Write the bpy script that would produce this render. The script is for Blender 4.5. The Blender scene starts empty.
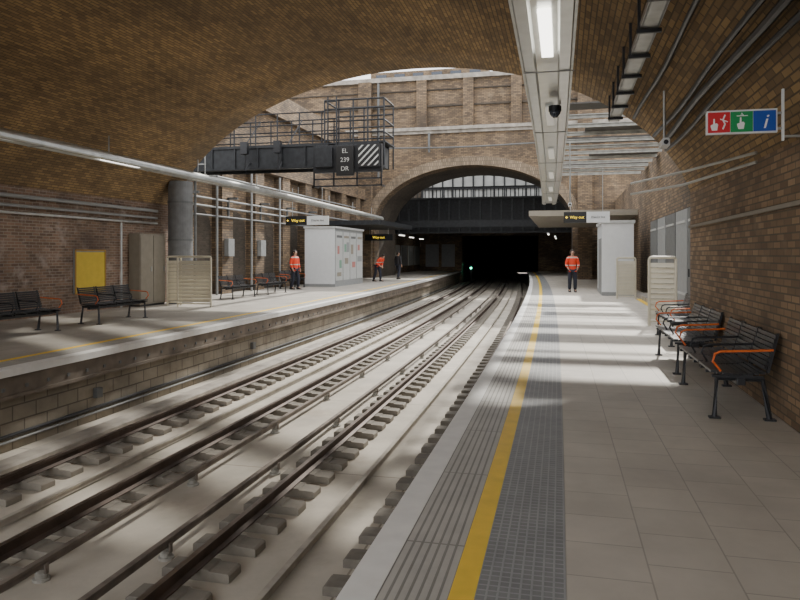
import bpy, bmesh, math, random
from mathutils import Vector, Matrix
random.seed(7)
C = bpy.context.scene.collection

# ------------------------------------------------------------------ materials
def new_mat(name):
    m = bpy.data.materials.new(name); m.use_nodes = True
    nt = m.node_tree; b = nt.nodes["Principled BSDF"]
    return m, nt, b
def plain(name, col, rough=0.6, metal=0.0, var=0.12, scale=6.0, bump=0.0, emit=0.0):
    m, nt, b = new_mat(name)
    b.inputs["Roughness"].default_value = rough; b.inputs["Metallic"].default_value = metal
    tc = nt.nodes.new("ShaderNodeTexCoord"); n = nt.nodes.new("ShaderNodeTexNoise")
    n.inputs["Scale"].default_value = scale; n.inputs["Detail"].default_value = 6
    nt.links.new(tc.outputs["Object"], n.inputs["Vector"])
    r = nt.nodes.new("ShaderNodeValToRGB")
    r.color_ramp.elements[0].position = 0.3; r.color_ramp.elements[1].position = 0.7
    r.color_ramp.elements[0].color = (*[c*(1-var) for c in col], 1)
    r.color_ramp.elements[1].color = (*[min(1, c*(1+var)) for c in col], 1)
    nt.links.new(n.outputs["Fac"], r.inputs["Fac"]); nt.links.new(r.outputs["Color"], b.inputs["Base Color"])
    if bump:
        bp = nt.nodes.new("ShaderNodeBump"); bp.inputs["Strength"].default_value = bump
        bp.inputs["Distance"].default_value = 0.01
        nt.links.new(n.outputs["Fac"], bp.inputs["Height"]); nt.links.new(bp.outputs["Normal"], b.inputs["Normal"])
    if emit:
        b.inputs["Emission Color"].default_value = (*col, 1); b.inputs["Emission Strength"].default_value = emit
    return m
def bricky(name, c1, c2, mortar, bw=0.225, rh=0.075, ms=0.008, stain=(0.35, 1.25), stain_scale=0.5, rough=0.85, offset=0.5, bump=0.4, second=None, third=None, detail=9):
    m, nt, b = new_mat(name); L = nt.links
    b.inputs["Roughness"].default_value = rough
    uv = nt.nodes.new("ShaderNodeUVMap")
    br = nt.nodes.new("ShaderNodeTexBrick"); br.offset = offset
    br.inputs["Color1"].default_value = (*c1, 1); br.inputs["Color2"].default_value = (*c2, 1)
    br.inputs["Mortar"].default_value = (*mortar, 1)
    br.inputs["Scale"].default_value = 1.0; br.inputs["Brick Width"].default_value = bw
    br.inputs["Row Height"].default_value = rh; br.inputs["Mortar Size"].default_value = ms
    br.inputs["Mortar Smooth"].default_value = 0.3
    L.new(uv.outputs["UV"], br.inputs["Vector"])
    n = nt.nodes.new("ShaderNodeTexNoise"); n.inputs["Scale"].default_value = stain_scale; n.inputs["Detail"].default_value = detail
    n.inputs["Roughness"].default_value = 0.6
    L.new(uv.outputs["UV"], n.inputs["Vector"])
    mr = nt.nodes.new("ShaderNodeMapRange"); mr.inputs["From Min"].default_value = 0.3; mr.inputs["From Max"].default_value = 0.7
    mr.inputs["To Min"].default_value = stain[0]; mr.inputs["To Max"].default_value = stain[1]
    L.new(n.outputs["Fac"], mr.inputs["Value"])
    mx = nt.nodes.new("ShaderNodeVectorMath"); mx.operation = 'SCALE'
    L.new(br.outputs["Color"], mx.inputs[0]); L.new(mr.outputs["Result"], mx.inputs["Scale"])
    out = mx.outputs["Vector"]
    for sec in (second, third):
        if not sec: continue
        n2 = nt.nodes.new("ShaderNodeTexNoise"); n2.inputs["Scale"].default_value = sec[1]; n2.inputs["Detail"].default_value = min(8, detail)
        n2.inputs["Roughness"].default_value = 0.65
        mp = nt.nodes.new("ShaderNodeMapping"); mp.inputs["Location"].default_value = (sec[1]*13.7, sec[3]*31.1, 0)
        L.new(uv.outputs["UV"], mp.inputs["Vector"]); L.new(mp.outputs["Vector"], n2.inputs["Vector"])
        r2 = nt.nodes.new("ShaderNodeMapRange"); r2.inputs["From Min"].default_value = sec[2]; r2.inputs["From Max"].default_value = sec[2]+0.15
        r2.inputs["To Max"].default_value = sec[3]
        L.new(n2.outputs["Fac"], r2.inputs["Value"])
        mm = nt.nodes.new("ShaderNodeMix"); mm.data_type = 'RGBA'
        L.new(r2.outputs["Result"], mm.inputs["Factor"]); L.new(out, mm.inputs["A"]); mm.inputs["B"].default_value = (*sec[0], 1)
        out = mm.outputs["Result"]
    L.new(out, b.inputs["Base Color"])
    if bump:
        bp = nt.nodes.new("ShaderNodeBump"); bp.inputs["Strength"].default_value = bump; bp.inputs["Distance"].default_value = 0.01
        bp.invert = True
        L.new(br.outputs["Fac"], bp.inputs["Height"]); L.new(bp.outputs["Normal"], b.inputs["Normal"])
    return m

M = {}
M['vault'] = bricky("vault_brick", (0.37,0.24,0.105), (0.18,0.115,0.055), (0.11,0.078,0.042), bw=0.225, rh=0.075, ms=0.010, stain=(0.65,1.2), stain_scale=0.45, bump=0.3, second=((0.075,0.052,0.03), 0.2, 0.52, 0.45), detail=4)
M['wallR'] = bricky("old_brick_brown", (0.34,0.225,0.13), (0.16,0.105,0.065), (0.12,0.095,0.065), bw=0.215, rh=0.07, ms=0.009, stain=(0.75,1.2), stain_scale=0.8, bump=0.3, second=((0.09,0.07,0.05), 0.5, 0.56, 0.4), third=((0.40,0.32,0.22), 1.2, 0.60, 0.25), detail=4)
M['wallL'] = bricky("old_brick_salt", (0.30,0.19,0.13), (0.16,0.105,0.075), (0.33,0.275,0.22), ms=0.009, stain=(0.5,1.3), stain_scale=0.7, second=((0.50,0.43,0.38), 1.6, 0.54, 0.6), third=((0.07,0.05,0.04), 0.5, 0.54, 0.6))
M['stock'] = bricky("stock_brick", (0.31,0.21,0.12), (0.13,0.092,0.062), (0.10,0.08,0.06), bw=0.3, rh=0.1, ms=0.016, stain=(0.45,1.35), stain_scale=0.4, second=((0.055,0.043,0.033), 0.3, 0.50, 0.55), third=((0.42,0.33,0.22), 0.8, 0.60, 0.35), detail=5)
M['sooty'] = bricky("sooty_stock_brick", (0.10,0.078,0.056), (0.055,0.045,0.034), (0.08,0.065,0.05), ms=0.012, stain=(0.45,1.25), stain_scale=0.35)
M['ring'] = bricky("arch_ring_brick", (0.36,0.27,0.18), (0.22,0.165,0.11), (0.12,0.10,0.08), bw=0.12, rh=0.25, ms=0.015, stain=(0.6,1.1))
M['block'] = bricky("platform_blockwork", (0.36,0.31,0.235), (0.29,0.25,0.19), (0.15,0.125,0.095), bw=0.44, rh=0.215, ms=0.012, stain=(0.55,1.15), stain_scale=1.1, second=((0.15,0.11,0.075), 1.3, 0.54, 0.6))
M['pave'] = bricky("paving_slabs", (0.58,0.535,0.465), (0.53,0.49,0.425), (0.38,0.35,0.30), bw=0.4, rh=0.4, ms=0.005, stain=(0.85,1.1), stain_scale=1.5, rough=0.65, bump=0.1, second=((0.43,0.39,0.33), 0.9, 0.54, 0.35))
M['paveL'] = bricky("paving_slabs_left", (0.43,0.40,0.35), (0.39,0.36,0.315), (0.28,0.26,0.225), bw=0.4, rh=0.4, ms=0.005, stain=(0.8,1.1), stain_scale=1.0, rough=0.65, bump=0.1, second=((0.30,0.275,0.235), 0.6, 0.50, 0.5))  # same slabs in a darker grey for the left platform
M['blister'] = bricky("blister_paving", (0.23,0.235,0.24), (0.2,0.205,0.21), (0.32,0.325,0.33), bw=0.05, rh=0.05, ms=0.006, stain=(0.85,1.15), stain_scale=3, rough=0.6, offset=0.0)
M['rib'] = bricky("ribbed_paving", (0.49,0.47,0.43), (0.455,0.435,0.40), (0.25,0.24,0.215), bw=1.2, rh=0.046, ms=0.008, stain=(0.85,1.1), stain_scale=3, rough=0.6, offset=0.0, bump=0.4)
M['bed'] = bricky("track_concrete", (0.57,0.52,0.44), (0.53,0.485,0.41), (0.30,0.26,0.21), bw=4.0, rh=1.45, ms=0.012, stain=(0.7,1.1), stain_scale=0.9, offset=0.0, bump=0.1, second=((0.29,0.225,0.16), 0.7, 0.54, 0.5), third=((0.42,0.375,0.31), 2.2, 0.54, 0.4))
M['white'] = plain("worn_white_paint", (0.80,0.79,0.76), 0.55, var=0.06)
M['yellow'] = plain("yellow_line_paint", (0.90,0.60,0.04), 0.6, var=0.08)
M['conc'] = plain("concrete", (0.33,0.30,0.26), 0.85, var=0.3, scale=3, bump=0.3)
M['fascia'] = plain("stained_fascia", (0.19,0.155,0.12), 0.8, var=0.35, scale=2.5)
M['block_s'] = plain("sleeper_concrete", (0.205,0.185,0.155), 0.9, var=0.28, scale=5, bump=0.3)
M['rust'] = plain("rusty_rail_steel", (0.085,0.058,0.045), 0.6, 0.4, var=0.4, scale=4)
M['railtop'] = plain("polished_rail_head", (0.25,0.21,0.185), 0.4, 0.9, var=0.2)
M['crail'] = plain("conductor_rail_steel", (0.19,0.16,0.135), 0.6, 0.3, var=0.3)
M['nrail'] = plain("dusty_centre_rail", (0.38,0.345,0.29), 0.7, 0.1, var=0.2)
M['ceram'] = plain("grey_ceramic", (0.30,0.29,0.26), 0.35)
M['black'] = plain("black_painted_metal", (0.02,0.021,0.024), 0.42, 0.3)
M['bench'] = plain("dark_grey_coated_steel", (0.045,0.047,0.052), 0.38, 0.5)
M['orange'] = plain("orange_paint", (0.70,0.15,0.03), 0.4)
M['oframe'] = plain("dull_amber_frame", (0.40,0.22,0.04), 0.5)
M['steel'] = plain("galvanised_steel", (0.42,0.43,0.42), 0.4, 0.7, var=0.15)
M['grey'] = plain("grey_paint", (0.28,0.29,0.29), 0.5, var=0.08)
M['dgrey'] = plain("dark_grey_paint", (0.13,0.135,0.135), 0.55, var=0.15)
M['col'] = plain("column_grey_paint", (0.17,0.175,0.18), 0.5, var=0.15)
M['beam'] = plain("dusty_beam_paint", (0.34,0.34,0.315), 0.75, var=0.25)
M['roof'] = plain("sooty_roof_sheet", (0.07,0.065,0.06), 0.8, var=0.2)
M['lgrey'] = plain("light_grey_panel", (0.50,0.51,0.50), 0.45, var=0.06)
M['pane'] = plain("dusty_glazing", (0.33,0.34,0.33), 0.45, var=0.2, scale=1.0)
M['cream'] = plain("cream_enamel", (0.60,0.555,0.44), 0.4, var=0.05)
M['pwhite'] = plain("white_enamel", (0.74,0.76,0.77), 0.35, var=0.03)
M['tan'] = plain("taupe_cabinet_paint", (0.27,0.24,0.19), 0.5, var=0.08)
M['signy'] = plain("yellow_poster_paper", (0.66,0.47,0.04), 0.5, var=0.06)
M['darksteel'] = plain("dark_bridge_steel", (0.022,0.024,0.027), 0.6, 0.3, var=0.4)
M['ribsteel'] = plain("grey_girder_steel", (0.045,0.048,0.052), 0.6, 0.3, var=0.35)
M['dark'] = plain("black_tunnel_lining", (0.02,0.018,0.015), 0.95, var=0.3)  # even near-black colour for the tunnel lining
M['tube'] = plain("fluorescent_tube", (1.0,0.97,0.88), 0.4, var=0.0, emit=5)
M['tubedim'] = plain("dim_fluorescent_tube", (0.85,0.85,0.8), 0.4, var=0.0, emit=0.2)
M['lens'] = plain("fixture_silver_metal", (0.50,0.51,0.49), 0.28, 0.55, var=0.08)
M['red'] = plain("red_sign", (0.65,0.02,0.03), 0.4, var=0.0)
M['green'] = plain("green_sign", (0.01,0.30,0.09), 0.4, var=0.0)
M['blue'] = plain("blue_sign", (0.015,0.08,0.42), 0.4, var=0.0)
M['pred'] = plain("faded_red_print", (0.45,0.18,0.16), 0.5, var=0.0)
M['pgreen'] = plain("faded_green_print", (0.18,0.33,0.24), 0.5, var=0.0)
M['ytext'] = plain("lit_yellow_letters", (1.0,0.72,0.06), 0.4, var=0.0, emit=1.2)
M['btext'] = plain("black_letters", (0.01,0.01,0.01), 0.4, var=0.0)
M['wtext'] = plain("white_letters", (0.85,0.85,0.85), 0.4, var=0.0)
M['dimtext'] = plain("dim_white_letters", (0.5,0.5,0.48), 0.5, var=0.0)
M['gsig'] = plain("green_signal_lens", (0.05,1.0,0.55), 0.4, var=0.0, emit=14)
M['glass'] = plain("dark_window_glass", (0.05,0.06,0.08), 0.1)
M['skin'] = plain("skin", (0.50,0.29,0.20), 0.55, var=0.04)
M['hair'] = plain("dark_hair", (0.03,0.02,0.015), 0.7)
M['navy'] = plain("navy_cloth", (0.02,0.022,0.035), 0.85)
M['darkcloth'] = plain("dark_cloth", (0.03,0.028,0.03), 0.85)
M['shoe'] = plain("black_leather", (0.012,0.012,0.012), 0.4)
M['ground'] = plain("ground_soil", (0.15,0.13,0.1), 0.9)
def hivis():
    m, nt, b = new_mat("hi_vis_orange_cloth")
    b.inputs["Roughness"].default_value = 0.7
    tc = nt.nodes.new("ShaderNodeTexCoord"); s = nt.nodes.new("ShaderNodeSeparateXYZ")
    nt.links.new(tc.outputs["Object"], s.inputs[0])
    w = nt.nodes.new("ShaderNodeMath"); w.operation = 'PINGPONG'; w.inputs[1].default_value = 0.16
    nt.links.new(s.outputs["Z"], w.inputs[0])
    g = nt.nodes.new("ShaderNodeMath"); g.operation = 'GREATER_THAN'; g.inputs[1].default_value = 0.138
    nt.links.new(w.outputs[0], g.inputs[0])
    mx = nt.nodes.new("ShaderNodeMix"); mx.data_type = 'RGBA'
    mx.inputs["A"].default_value = (0.75,0.055,0.015,1); mx.inputs["B"].default_value = (0.45,0.45,0.4,1)
    nt.links.new(g.outputs[0], mx.inputs["Factor"]); nt.links.new(mx.outputs["Result"], b.inputs["Base Color"])
    return m
M['hivis'] = hivis()

# ------------------------------------------------------------------ helpers
def meta(o, label=None, cat=None, group=None, kind=None):
    if label: o["label"] = label
    if cat: o["category"] = cat
    if group: o["group"] = group
    if kind: o["kind"] = kind
    return o
def autouv(me):
    uv = me.uv_layers.new(name="UVMap")
    for p in me.polygons:
        n = p.normal
        a = (abs(n.x), abs(n.y), abs(n.z)); k = a.index(max(a))
        for li in p.loop_indices:
            c = me.vertices[me.loops[li].vertex_index].co
            uv.data[li].uv = (c.y, c.z) if k == 0 else ((c.x, c.z) if k == 1 else (c.y, c.x))
class MB:
    def __init__(s): s.v = []; s.f = []
    def add(s, vs, fs):
        b = len(s.v); s.v += [tuple(v) for v in vs]; s.f += [tuple(b+i for i in f) for f in fs]; return s
    def box(s, x0, x1, y0, y1, z0, z1):
        vs = [(x0,y0,z0),(x1,y0,z0),(x1,y1,z0),(x0,y1,z0),(x0,y0,z1),(x1,y0,z1),(x1,y1,z1),(x0,y1,z1)]
        return s.add(vs, [(0,3,2,1),(4,5,6,7),(0,1,5,4),(1,2,6,5),(2,3,7,6),(3,0,4,7)])
    def tube(s, pts, r, seg=10, cap=True):
        pts = [Vector(p) for p in pts]; n = len(pts); rings = []
        for i, p in enumerate(pts):
            t = (pts[min(i+1, n-1)] - pts[max(i-1, 0)]).normalized()
            up = Vector((0,0,1)) if abs(t.z) < 0.9 else Vector((0,1,0))
            a = t.cross(up).normalized(); b = t.cross(a).normalized()
            rr = r[i] if isinstance(r, (list, tuple)) else r
            rings.append([p + rr*(math.cos(2*math.pi*k/seg)*a + math.sin(2*math.pi*k/seg)*b) for k in range(seg)])
        vs = [v for rg in rings for v in rg]; fs = []
        for i in range(n-1):
            for k in range(seg):
                k2 = (k+1) % seg
                fs.append((i*seg+k, i*seg+k2, (i+1)*seg+k2, (i+1)*seg+k))
        if cap:
            fs.append(tuple(range(seg-1, -1, -1))); fs.append(tuple((n-1)*seg+k for k in range(seg)))
        return s.add(vs, fs)
    def poly(s, pts2, plane, w0, w1):
        def P(a, b, w): return {'xz': (a, w, b), 'xy': (a, b, w), 'yz': (w, a, b)}[plane]
        n = len(pts2); vs = [P(a, b, w0) for a, b in pts2] + [P(a, b, w1) for a, b in pts2]
        fs = [tuple(range(n-1, -1, -1)), tuple(range(n, 2*n))] + [(i, (i+1) % n, n+(i+1) % n, n+i) for i in range(n)]
        return s.add(vs, fs)
    def make(s, name, mat, loc=(0,0,0), parent=None, bevel=0.0, smooth=False, rot=0.0, **kw):
        me = bpy.data.meshes.new(name); me.from_pydata(s.v, [], s.f); me.update()
        bm = bmesh.new(); bm.from_mesh(me)
        bmesh.ops.recalc_face_normals(bm, faces=bm.faces)
        if bevel: bmesh.ops.bevel(bm, geom=bm.edges[:], offset=bevel, segments=2, affect='EDGES', profile=0.6)
        bm.to_mesh(me); bm.free()
        autouv(me)
        o = bpy.data.objects.new(name, me); C.objects.link(o)
        me.materials.append(mat if not isinstance(mat, str) else M[mat])
        o.location = loc; o.rotation_euler[2] = rot
        if parent: o.parent = parent
        if smooth:
            for p in me.polygons: p.use_smooth = True
        meta(o, **kw); return o
def empty(name, loc, rot=0.0, **kw):
    o = bpy.data.objects.new(name, None); C.objects.link(o); o.location = loc; o.rotation_euler[2] = rot
    o.empty_display_size = 0.1; meta(o, **kw); return o
def dup(o, loc=None, rot=None, parent=None, **kw):
    c = o.copy(); C.objects.link(c)
    if loc is not None: c.location = loc
    if rot is not None: c.rotation_euler[2] = rot
    if parent is not None: c.parent = parent
    for ch in list(o.children): dup(ch, parent=c)
    meta(c, **kw); return c
K = 0.00055
def cx(y): return -K*y*y if y > 0 else 0.0
def sweep(name, prof, y0, y1, mat, step=2.0, off=cx, closed=True, loc=(0,0,0), parent=None, mats=None, **kw):
    n = max(1, int(round((y1-y0)/step))); ys = [y0+(y1-y0)*i/n for i in range(n+1)]
    m = len(prof); me = bpy.data.meshes.new(name); vs = []; fs = []; uvs = []
    per = [0]
    for i in range(m):
        a = prof[i]; b = prof[(i+1) % m]; per.append(per[-1]+math.hypot(a[0]-b[0], a[1]-b[1]))
    for y in ys:
        for (x, z) in prof: vs.append((x+off(y), y, z))
    kk = m if closed else m-1; mi = []
    for i in range(n):
        for k in range(kk):
            k2 = (k+1) % m
            fs.append((i*m+k, (i+1)*m+k, (i+1)*m+k2, i*m+k2))
            uvs.append([(ys[i], per[k]), (ys[i+1], per[k]), (ys[i+1], per[k+1]), (ys[i], per[k+1])])
            mi.append(0 if not mats else mats[k])
    if closed:
        fs.append(tuple(range(m))); uvs.append([p for p in prof]); mi.append(0)
        fs.append(tuple(n*m+k for k in range(m-1, -1, -1))); uvs.append([prof[k] for k in range(m-1, -1, -1)]); mi.append(0)
    me.from_pydata(vs, [], fs); uv = me.uv_layers.new(name="UVMap"); li = 0
    for u in uvs:
        for c in u: uv.data[li].uv = c; li += 1
    for mt in (mat if isinstance(mat, list) else [mat]): me.materials.append(M[mt])
    for p, q in zip(me.polygons, mi): p.material_index = q
    me.update()
    o = bpy.data.objects.new(name, me); C.objects.link(o); o.location = loc
    if parent: o.parent = parent
    meta(o, **kw); return o
def rect(x0, x1, z0, z1): return [(x0, z1), (x1, z1), (x1, z0), (x0, z0)]
def text(body, size, mat, loc, parent=None, rotz=0.0, name="lettering", depth=0.003, align='CENTER', shear=0.0):
    cu = bpy.data.curves.new(name, 'FONT'); cu.body = body; cu.size = size; cu.extrude = depth
    cu.align_x = align; cu.align_y = 'CENTER'; cu.shear = shear
    t = bpy.data.objects.new("tmp", cu); C.objects.link(t)
    bpy.context.view_layer.update()
    me = bpy.data.meshes.new_from_object(t.evaluated_get(bpy.context.evaluated_depsgraph_get()))
    bpy.data.objects.remove(t); me.materials.clear(); me.materials.append(M[mat])
    o = bpy.data.objects.new(name, me); C.objects.link(o)
    o.rotation_euler = (math.pi/2, 0, rotz); o.location = loc
    if parent: o.parent = parent
    return o

BED = -1.15
EDGE_R = -0.99; EDGE_L = -7.25; WR = 2.0; WL = -12.7
Yb = -7.0

# ------------------------------------------------------------------ shell
S = dict(kind="structure")
sweep("floor_platform_right", rect(0.02, 5.5, -0.3, 0.0), Yb, 66, 'pave', label="grey paving slab platform floor", **S)
sweep("trim_1", rect(EDGE_R+0.17, -0.50, -0.25, 0.0), Yb, 66, 'rib', label="ribbed grey tactile paving strip", **S)
sweep("trim_2", rect(-0.50, -0.385, -0.25, 0.002), Yb, 66, 'yellow', label="yellow safety line", **S)
sweep("trim_3", rect(-0.385, 0.02, -0.25, 0.001), Yb, 66, 'blister', label="blue-grey blister tactile paving", **S)
sweep("trim_4", rect(EDGE_R, EDGE_R+0.17, -0.12, 0.002), Yb, 66, 'white', label="white painted platform coping", **S)
sweep("wall_platform_face_right", rect(EDGE_R+0.12, -0.4, BED-0.1, -0.12), Yb, 66, 'block', label="platform riser", **S)
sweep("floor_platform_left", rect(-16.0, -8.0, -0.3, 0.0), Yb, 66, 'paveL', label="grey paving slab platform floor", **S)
sweep("trim_6", rect(-8.0, -7.88, -0.25, 0.002), Yb, 66, 'yellow', label="yellow safety line", **S)
sweep("trim_7", rect(-7.88, EDGE_L-0.22, -0.25, 0.0), Yb, 66, 'rib', label="grey ribbed paving strip", **S)
sweep("trim_8", rect(EDGE_L-0.22, EDGE_L, -0.10, 0.002), Yb, 66, 'white', label="white painted platform coping", **S)
sweep("trim_9", rect(EDGE_L-0.25, EDGE_L-0.05, -0.36, -0.10), Yb, 66, 'fascia', label="brown stained fascia below the coping", **S)
sweep("wall_platform_face_left", rect(EDGE_L-0.6, EDGE_L-0.14, BED-0.1, -0.36), Yb, 66, 'block', label="weathered blockwork platform riser", **S)
sweep("trim_10", rect(EDGE_L-0.14, EDGE_L-0.02, -0.41, -0.36), Yb, 66, 'fascia', label="dark ledge on platform riser", **S)
sweep("trim_11", [(-6.95,BED+0.08),(-6.7,BED+0.08),(-6.66,BED+0.05),(-6.66,BED-0.05),(-6.95,BED-0.05)], Yb, 66, 'conc', label="low concrete kerb beside the track", **S)
b = MB()
for i in range(110):
    y = Yb + 0.35 + i*0.42
    b.box(EDGE_L-0.055+cx(y), EDGE_L-0.035+cx(y), y, y+0.05, -0.30, -0.25)
b.make("trim_12", 'dgrey', label="row of bolt heads along the fascia", **S)
sweep("floor_trackbed", rect(EDGE_L-0.3, EDGE_R+0.3, BED-0.2, BED), Yb, 110, 'bed', label="pale stained concrete track slab", **S)

# vault
XC, RA, SP, RISE = -5.5, 7.6, 1.95, 3.95
def vz(x):
    t = (x-XC)/RA; return SP + RISE*math.sqrt(max(0, 1-t*t))
def yfront(x): return 11.8 + (2-x)*0.59
def yback(x): return -3.5 + (2-x)*0.30
def vault():
    vs=[]; fs=[]; uvs=[]; NT=64; NY=14
    arc=0; last=None; arcs=[]
    for i in range(NT+1):
        th = math.pi*i/NT; x = XC+RA*math.cos(th); z = SP+RISE*math.sin(th)
        if last: arc += math.hypot(x-last[0], z-last[1])
        last=(x,z); arcs.append(arc)
        for j in range(NY+1):
            y = yback(x)+(yfront(x)-yback(x))*j/NY; vs.append((x,y,z))
    for i in range(NT):
        for j in range(NY):
            a=i*(NY+1)+j; q=(a,a+1,a+NY+2,a+NY+1); fs.append(q)
            uvs.append([(vs[k][1], arcs[k//(NY+1)]) for k in q])
    me=bpy.data.meshes.new("ceiling"); me.from_pydata(vs,[],fs); uv=me.uv_layers.new(name="UVMap"); li=0
    for u in uvs:
        for c in u: uv.data[li].uv=c; li+=1
    me.materials.append(M['vault'])
    for p in me.polygons: p.use_smooth=True
    o=bpy.data.objects.new("ceiling",me); C.objects.link(o)
    md=o.modifiers.new("sol",'SOLIDIFY'); md.thickness=0.5; md.offset=1
    meta(o,label="brown brick barrel vault spanning both platforms",kind="structure")
    bpy.context.view_layer.update()
    if me.polygons[len(me.polygons)//2].normal.z < 0: md.offset=-1
vault()
MB().box(WR, WR+0.6, Yb-1, yfront(2)-0.02, -0.3, 2.56).make("wall_right", 'wallR', label="brown brick side wall", **S)
MB().box(WL-0.6, WL, Yb-1, yfront(-12.7)-0.05, -0.3, 3.2).make("wall_left", 'wallL', label="salt-stained brick side wall", **S)
MB().box(WR-0.04, WR+0.02, Yb, 11.7, 1.98, 2.02).make("trim_13", 'tan', label="cable ledge at the vault springing", **S)
MB().box(3.2, 3.7, yfront(2), 45, -0.3, 5.0).make("wall_right_cutting", 'stock', label="brick retaining wall", **S)
b = MB()
b.box(-14.2, -13.6, 20.4, 45, -0.3, 9.5)
for y in (21.6, 24.6, 27.6, 30.6, 33.6, 36.6, 39.6, 42.6):
    b.box(-13.65, -13.15, y, y+0.9, -0.05, 5.3)
b.box(-13.65, -13.1, 20.4, 45, 5.3, 6.0)
b.box(-13.65, -13.3, 20.4, 45, 8.2, 8.5)
b.make("wall_left_cutting", 'stock', label="brick retaining wall with projecting piers", **S)
b = MB()
for y in (22.5, 25.5, 28.5, 31.5, 34.5, 37.5, 40.5):
    pts = [(y+0.15, 0.0), (y+1.95, 0.0), (y+1.95, 2.6)]
    pts += [(y+1.05+0.9*math.cos(math.pi*k/8), 2.6+0.8*math.sin(math.pi*k/8)) for k in range(1, 8)] + [(y+0.15, 2.6)]
    b.poly(pts, 'yz', -13.62, -13.57)
b.make("trim_14", 'sooty', label="flat arched panel, its dark colour standing in for recess shade", **S)  # flat plates, the shade of a recess put into their dark brick

def archwall(name, y0, y1, xa, xb, ztop, xc, a, sp, rise, mat, **kw):
    zf = BED-0.1
    def az(x):
        t=(x-xc)/a
        return sp+rise*math.sqrt(max(0,1-t*t)) if abs(t)<1 else zf
    xs=[xa]+[xc-a*math.cos(math.pi*i/40) for i in range(41)]+[xb]
    b=MB()
    lo=[(x, az(x)) for x in xs]; lo[1]=(xs[1], sp); lo[-2]=(xs[-2], sp)
    b.box(xa, xs[1], y0, y1, zf, ztop); b.box(xs[-2], xb, y0, y1, zf, ztop)
    for i in range(1, len(xs)-2):
        (x0,z0),(x1,z1)=lo[i],lo[i+1]
        vs=[(x0,y0,z0),(x1,y0,z1),(x1,y0,ztop),(x0,y0,ztop),(x0,y1,z0),(x1,y1,z1),(x1,y1,ztop),(x0,y1,ztop)]
        b.add(vs,[(0,1,2,3),(7,6,5,4),(0,4,5,1),(3,2,6,7)])
    return b.make(name, mat, **kw)
archwall("wall_far", 45, 46.2, -24, 9, 13.3, -6, 6.6, 3.6, 3.9, 'stock', label="tall soot-mottled brick bridge face with an arched opening", **S)
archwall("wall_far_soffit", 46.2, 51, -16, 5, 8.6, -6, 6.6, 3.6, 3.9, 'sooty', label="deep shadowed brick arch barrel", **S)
b = MB()
for i in range(40):
    t0=math.pi*i/40; t1=math.pi*(i+1)/40
    P=[]
    for t in (t0,t1):
        for (da) in (0,0.6): P.append((-6+(6.6+da)*math.cos(t), 3.6+(3.9+da)*math.sin(t)))
    b.add([(P[0][0],44.8,P[0][1]),(P[1][0],44.8,P[1][1]),(P[3][0],44.8,P[3][1]),(P[2][0],44.8,P[2][1]),
           (P[0][0],45.05,P[0][1]),(P[1][0],45.05,P[1][1]),(P[3][0],45.05,P[3][1]),(P[2][0],45.05,P[2][1])],
          [(0,1,2,3),(0,4,5,1),(2,6,7,3),(0,3,7,4),(1,5,6,2)])
b.make("trim_15", 'ring', label="brick arch ring", **S)
MB().box(-24,9,44.7,45.0,9.9,10.12).box(-24,9,44.85,45.0,9.7,9.9).make("trim_16",'conc',label="stone string course",**S)
MB().box(-24,9,44.75,46.7,13.3,13.6).make("trim_17",'conc',label="stone parapet coping",**S)
b=MB()
for x in (-13.6,0.9): b.box(x,x+0.9,44.5,45.0,-0.2,13.3)
for x in (-9.6,-6.45,-3.3): b.box(x,x+0.7,44.75,45.0,10.12,13.3)
b.make("trim_18",'stock',label="brick pilasters on the bridge face",**S)
MB().box(-24,9,44.88,45.0,11.5,11.62).box(-24,9,44.9,45.0,12.6,12.68).make("trim_19",'sooty',label="dark brick band on the parapet",**S)
# tunnel
MB().box(-18,-9.6,66,67,BED-0.1,5.0).make("wall_tunnel_left",'stock',**S)
MB().box(-2.3,5,66,67,BED-0.1,5.0).make("wall_tunnel_right",'stock',**S)
MB().box(-9.6,-2.3,66,67,3.4,5.0).make("wall_tunnel_lintel",'stock',**S)
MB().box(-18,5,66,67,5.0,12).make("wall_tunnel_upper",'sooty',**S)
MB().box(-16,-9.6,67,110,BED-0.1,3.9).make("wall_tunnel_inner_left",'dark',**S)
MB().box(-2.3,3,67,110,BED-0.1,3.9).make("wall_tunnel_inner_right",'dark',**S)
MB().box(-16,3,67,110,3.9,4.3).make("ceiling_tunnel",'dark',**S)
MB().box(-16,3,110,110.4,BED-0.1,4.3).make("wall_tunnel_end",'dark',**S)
MB().box(1.5,1.9,51.2,66,-0.3,6.2).make("wall_far_right",'stock',**S)
MB().box(-14.2,-13.8,51.2,66,-0.3,6.2).make("wall_far_left",'stock',**S)
MB().box(-60,60,-30,140,BED-0.6,BED-0.25).make("floor_ground",'ground',**S)

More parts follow.
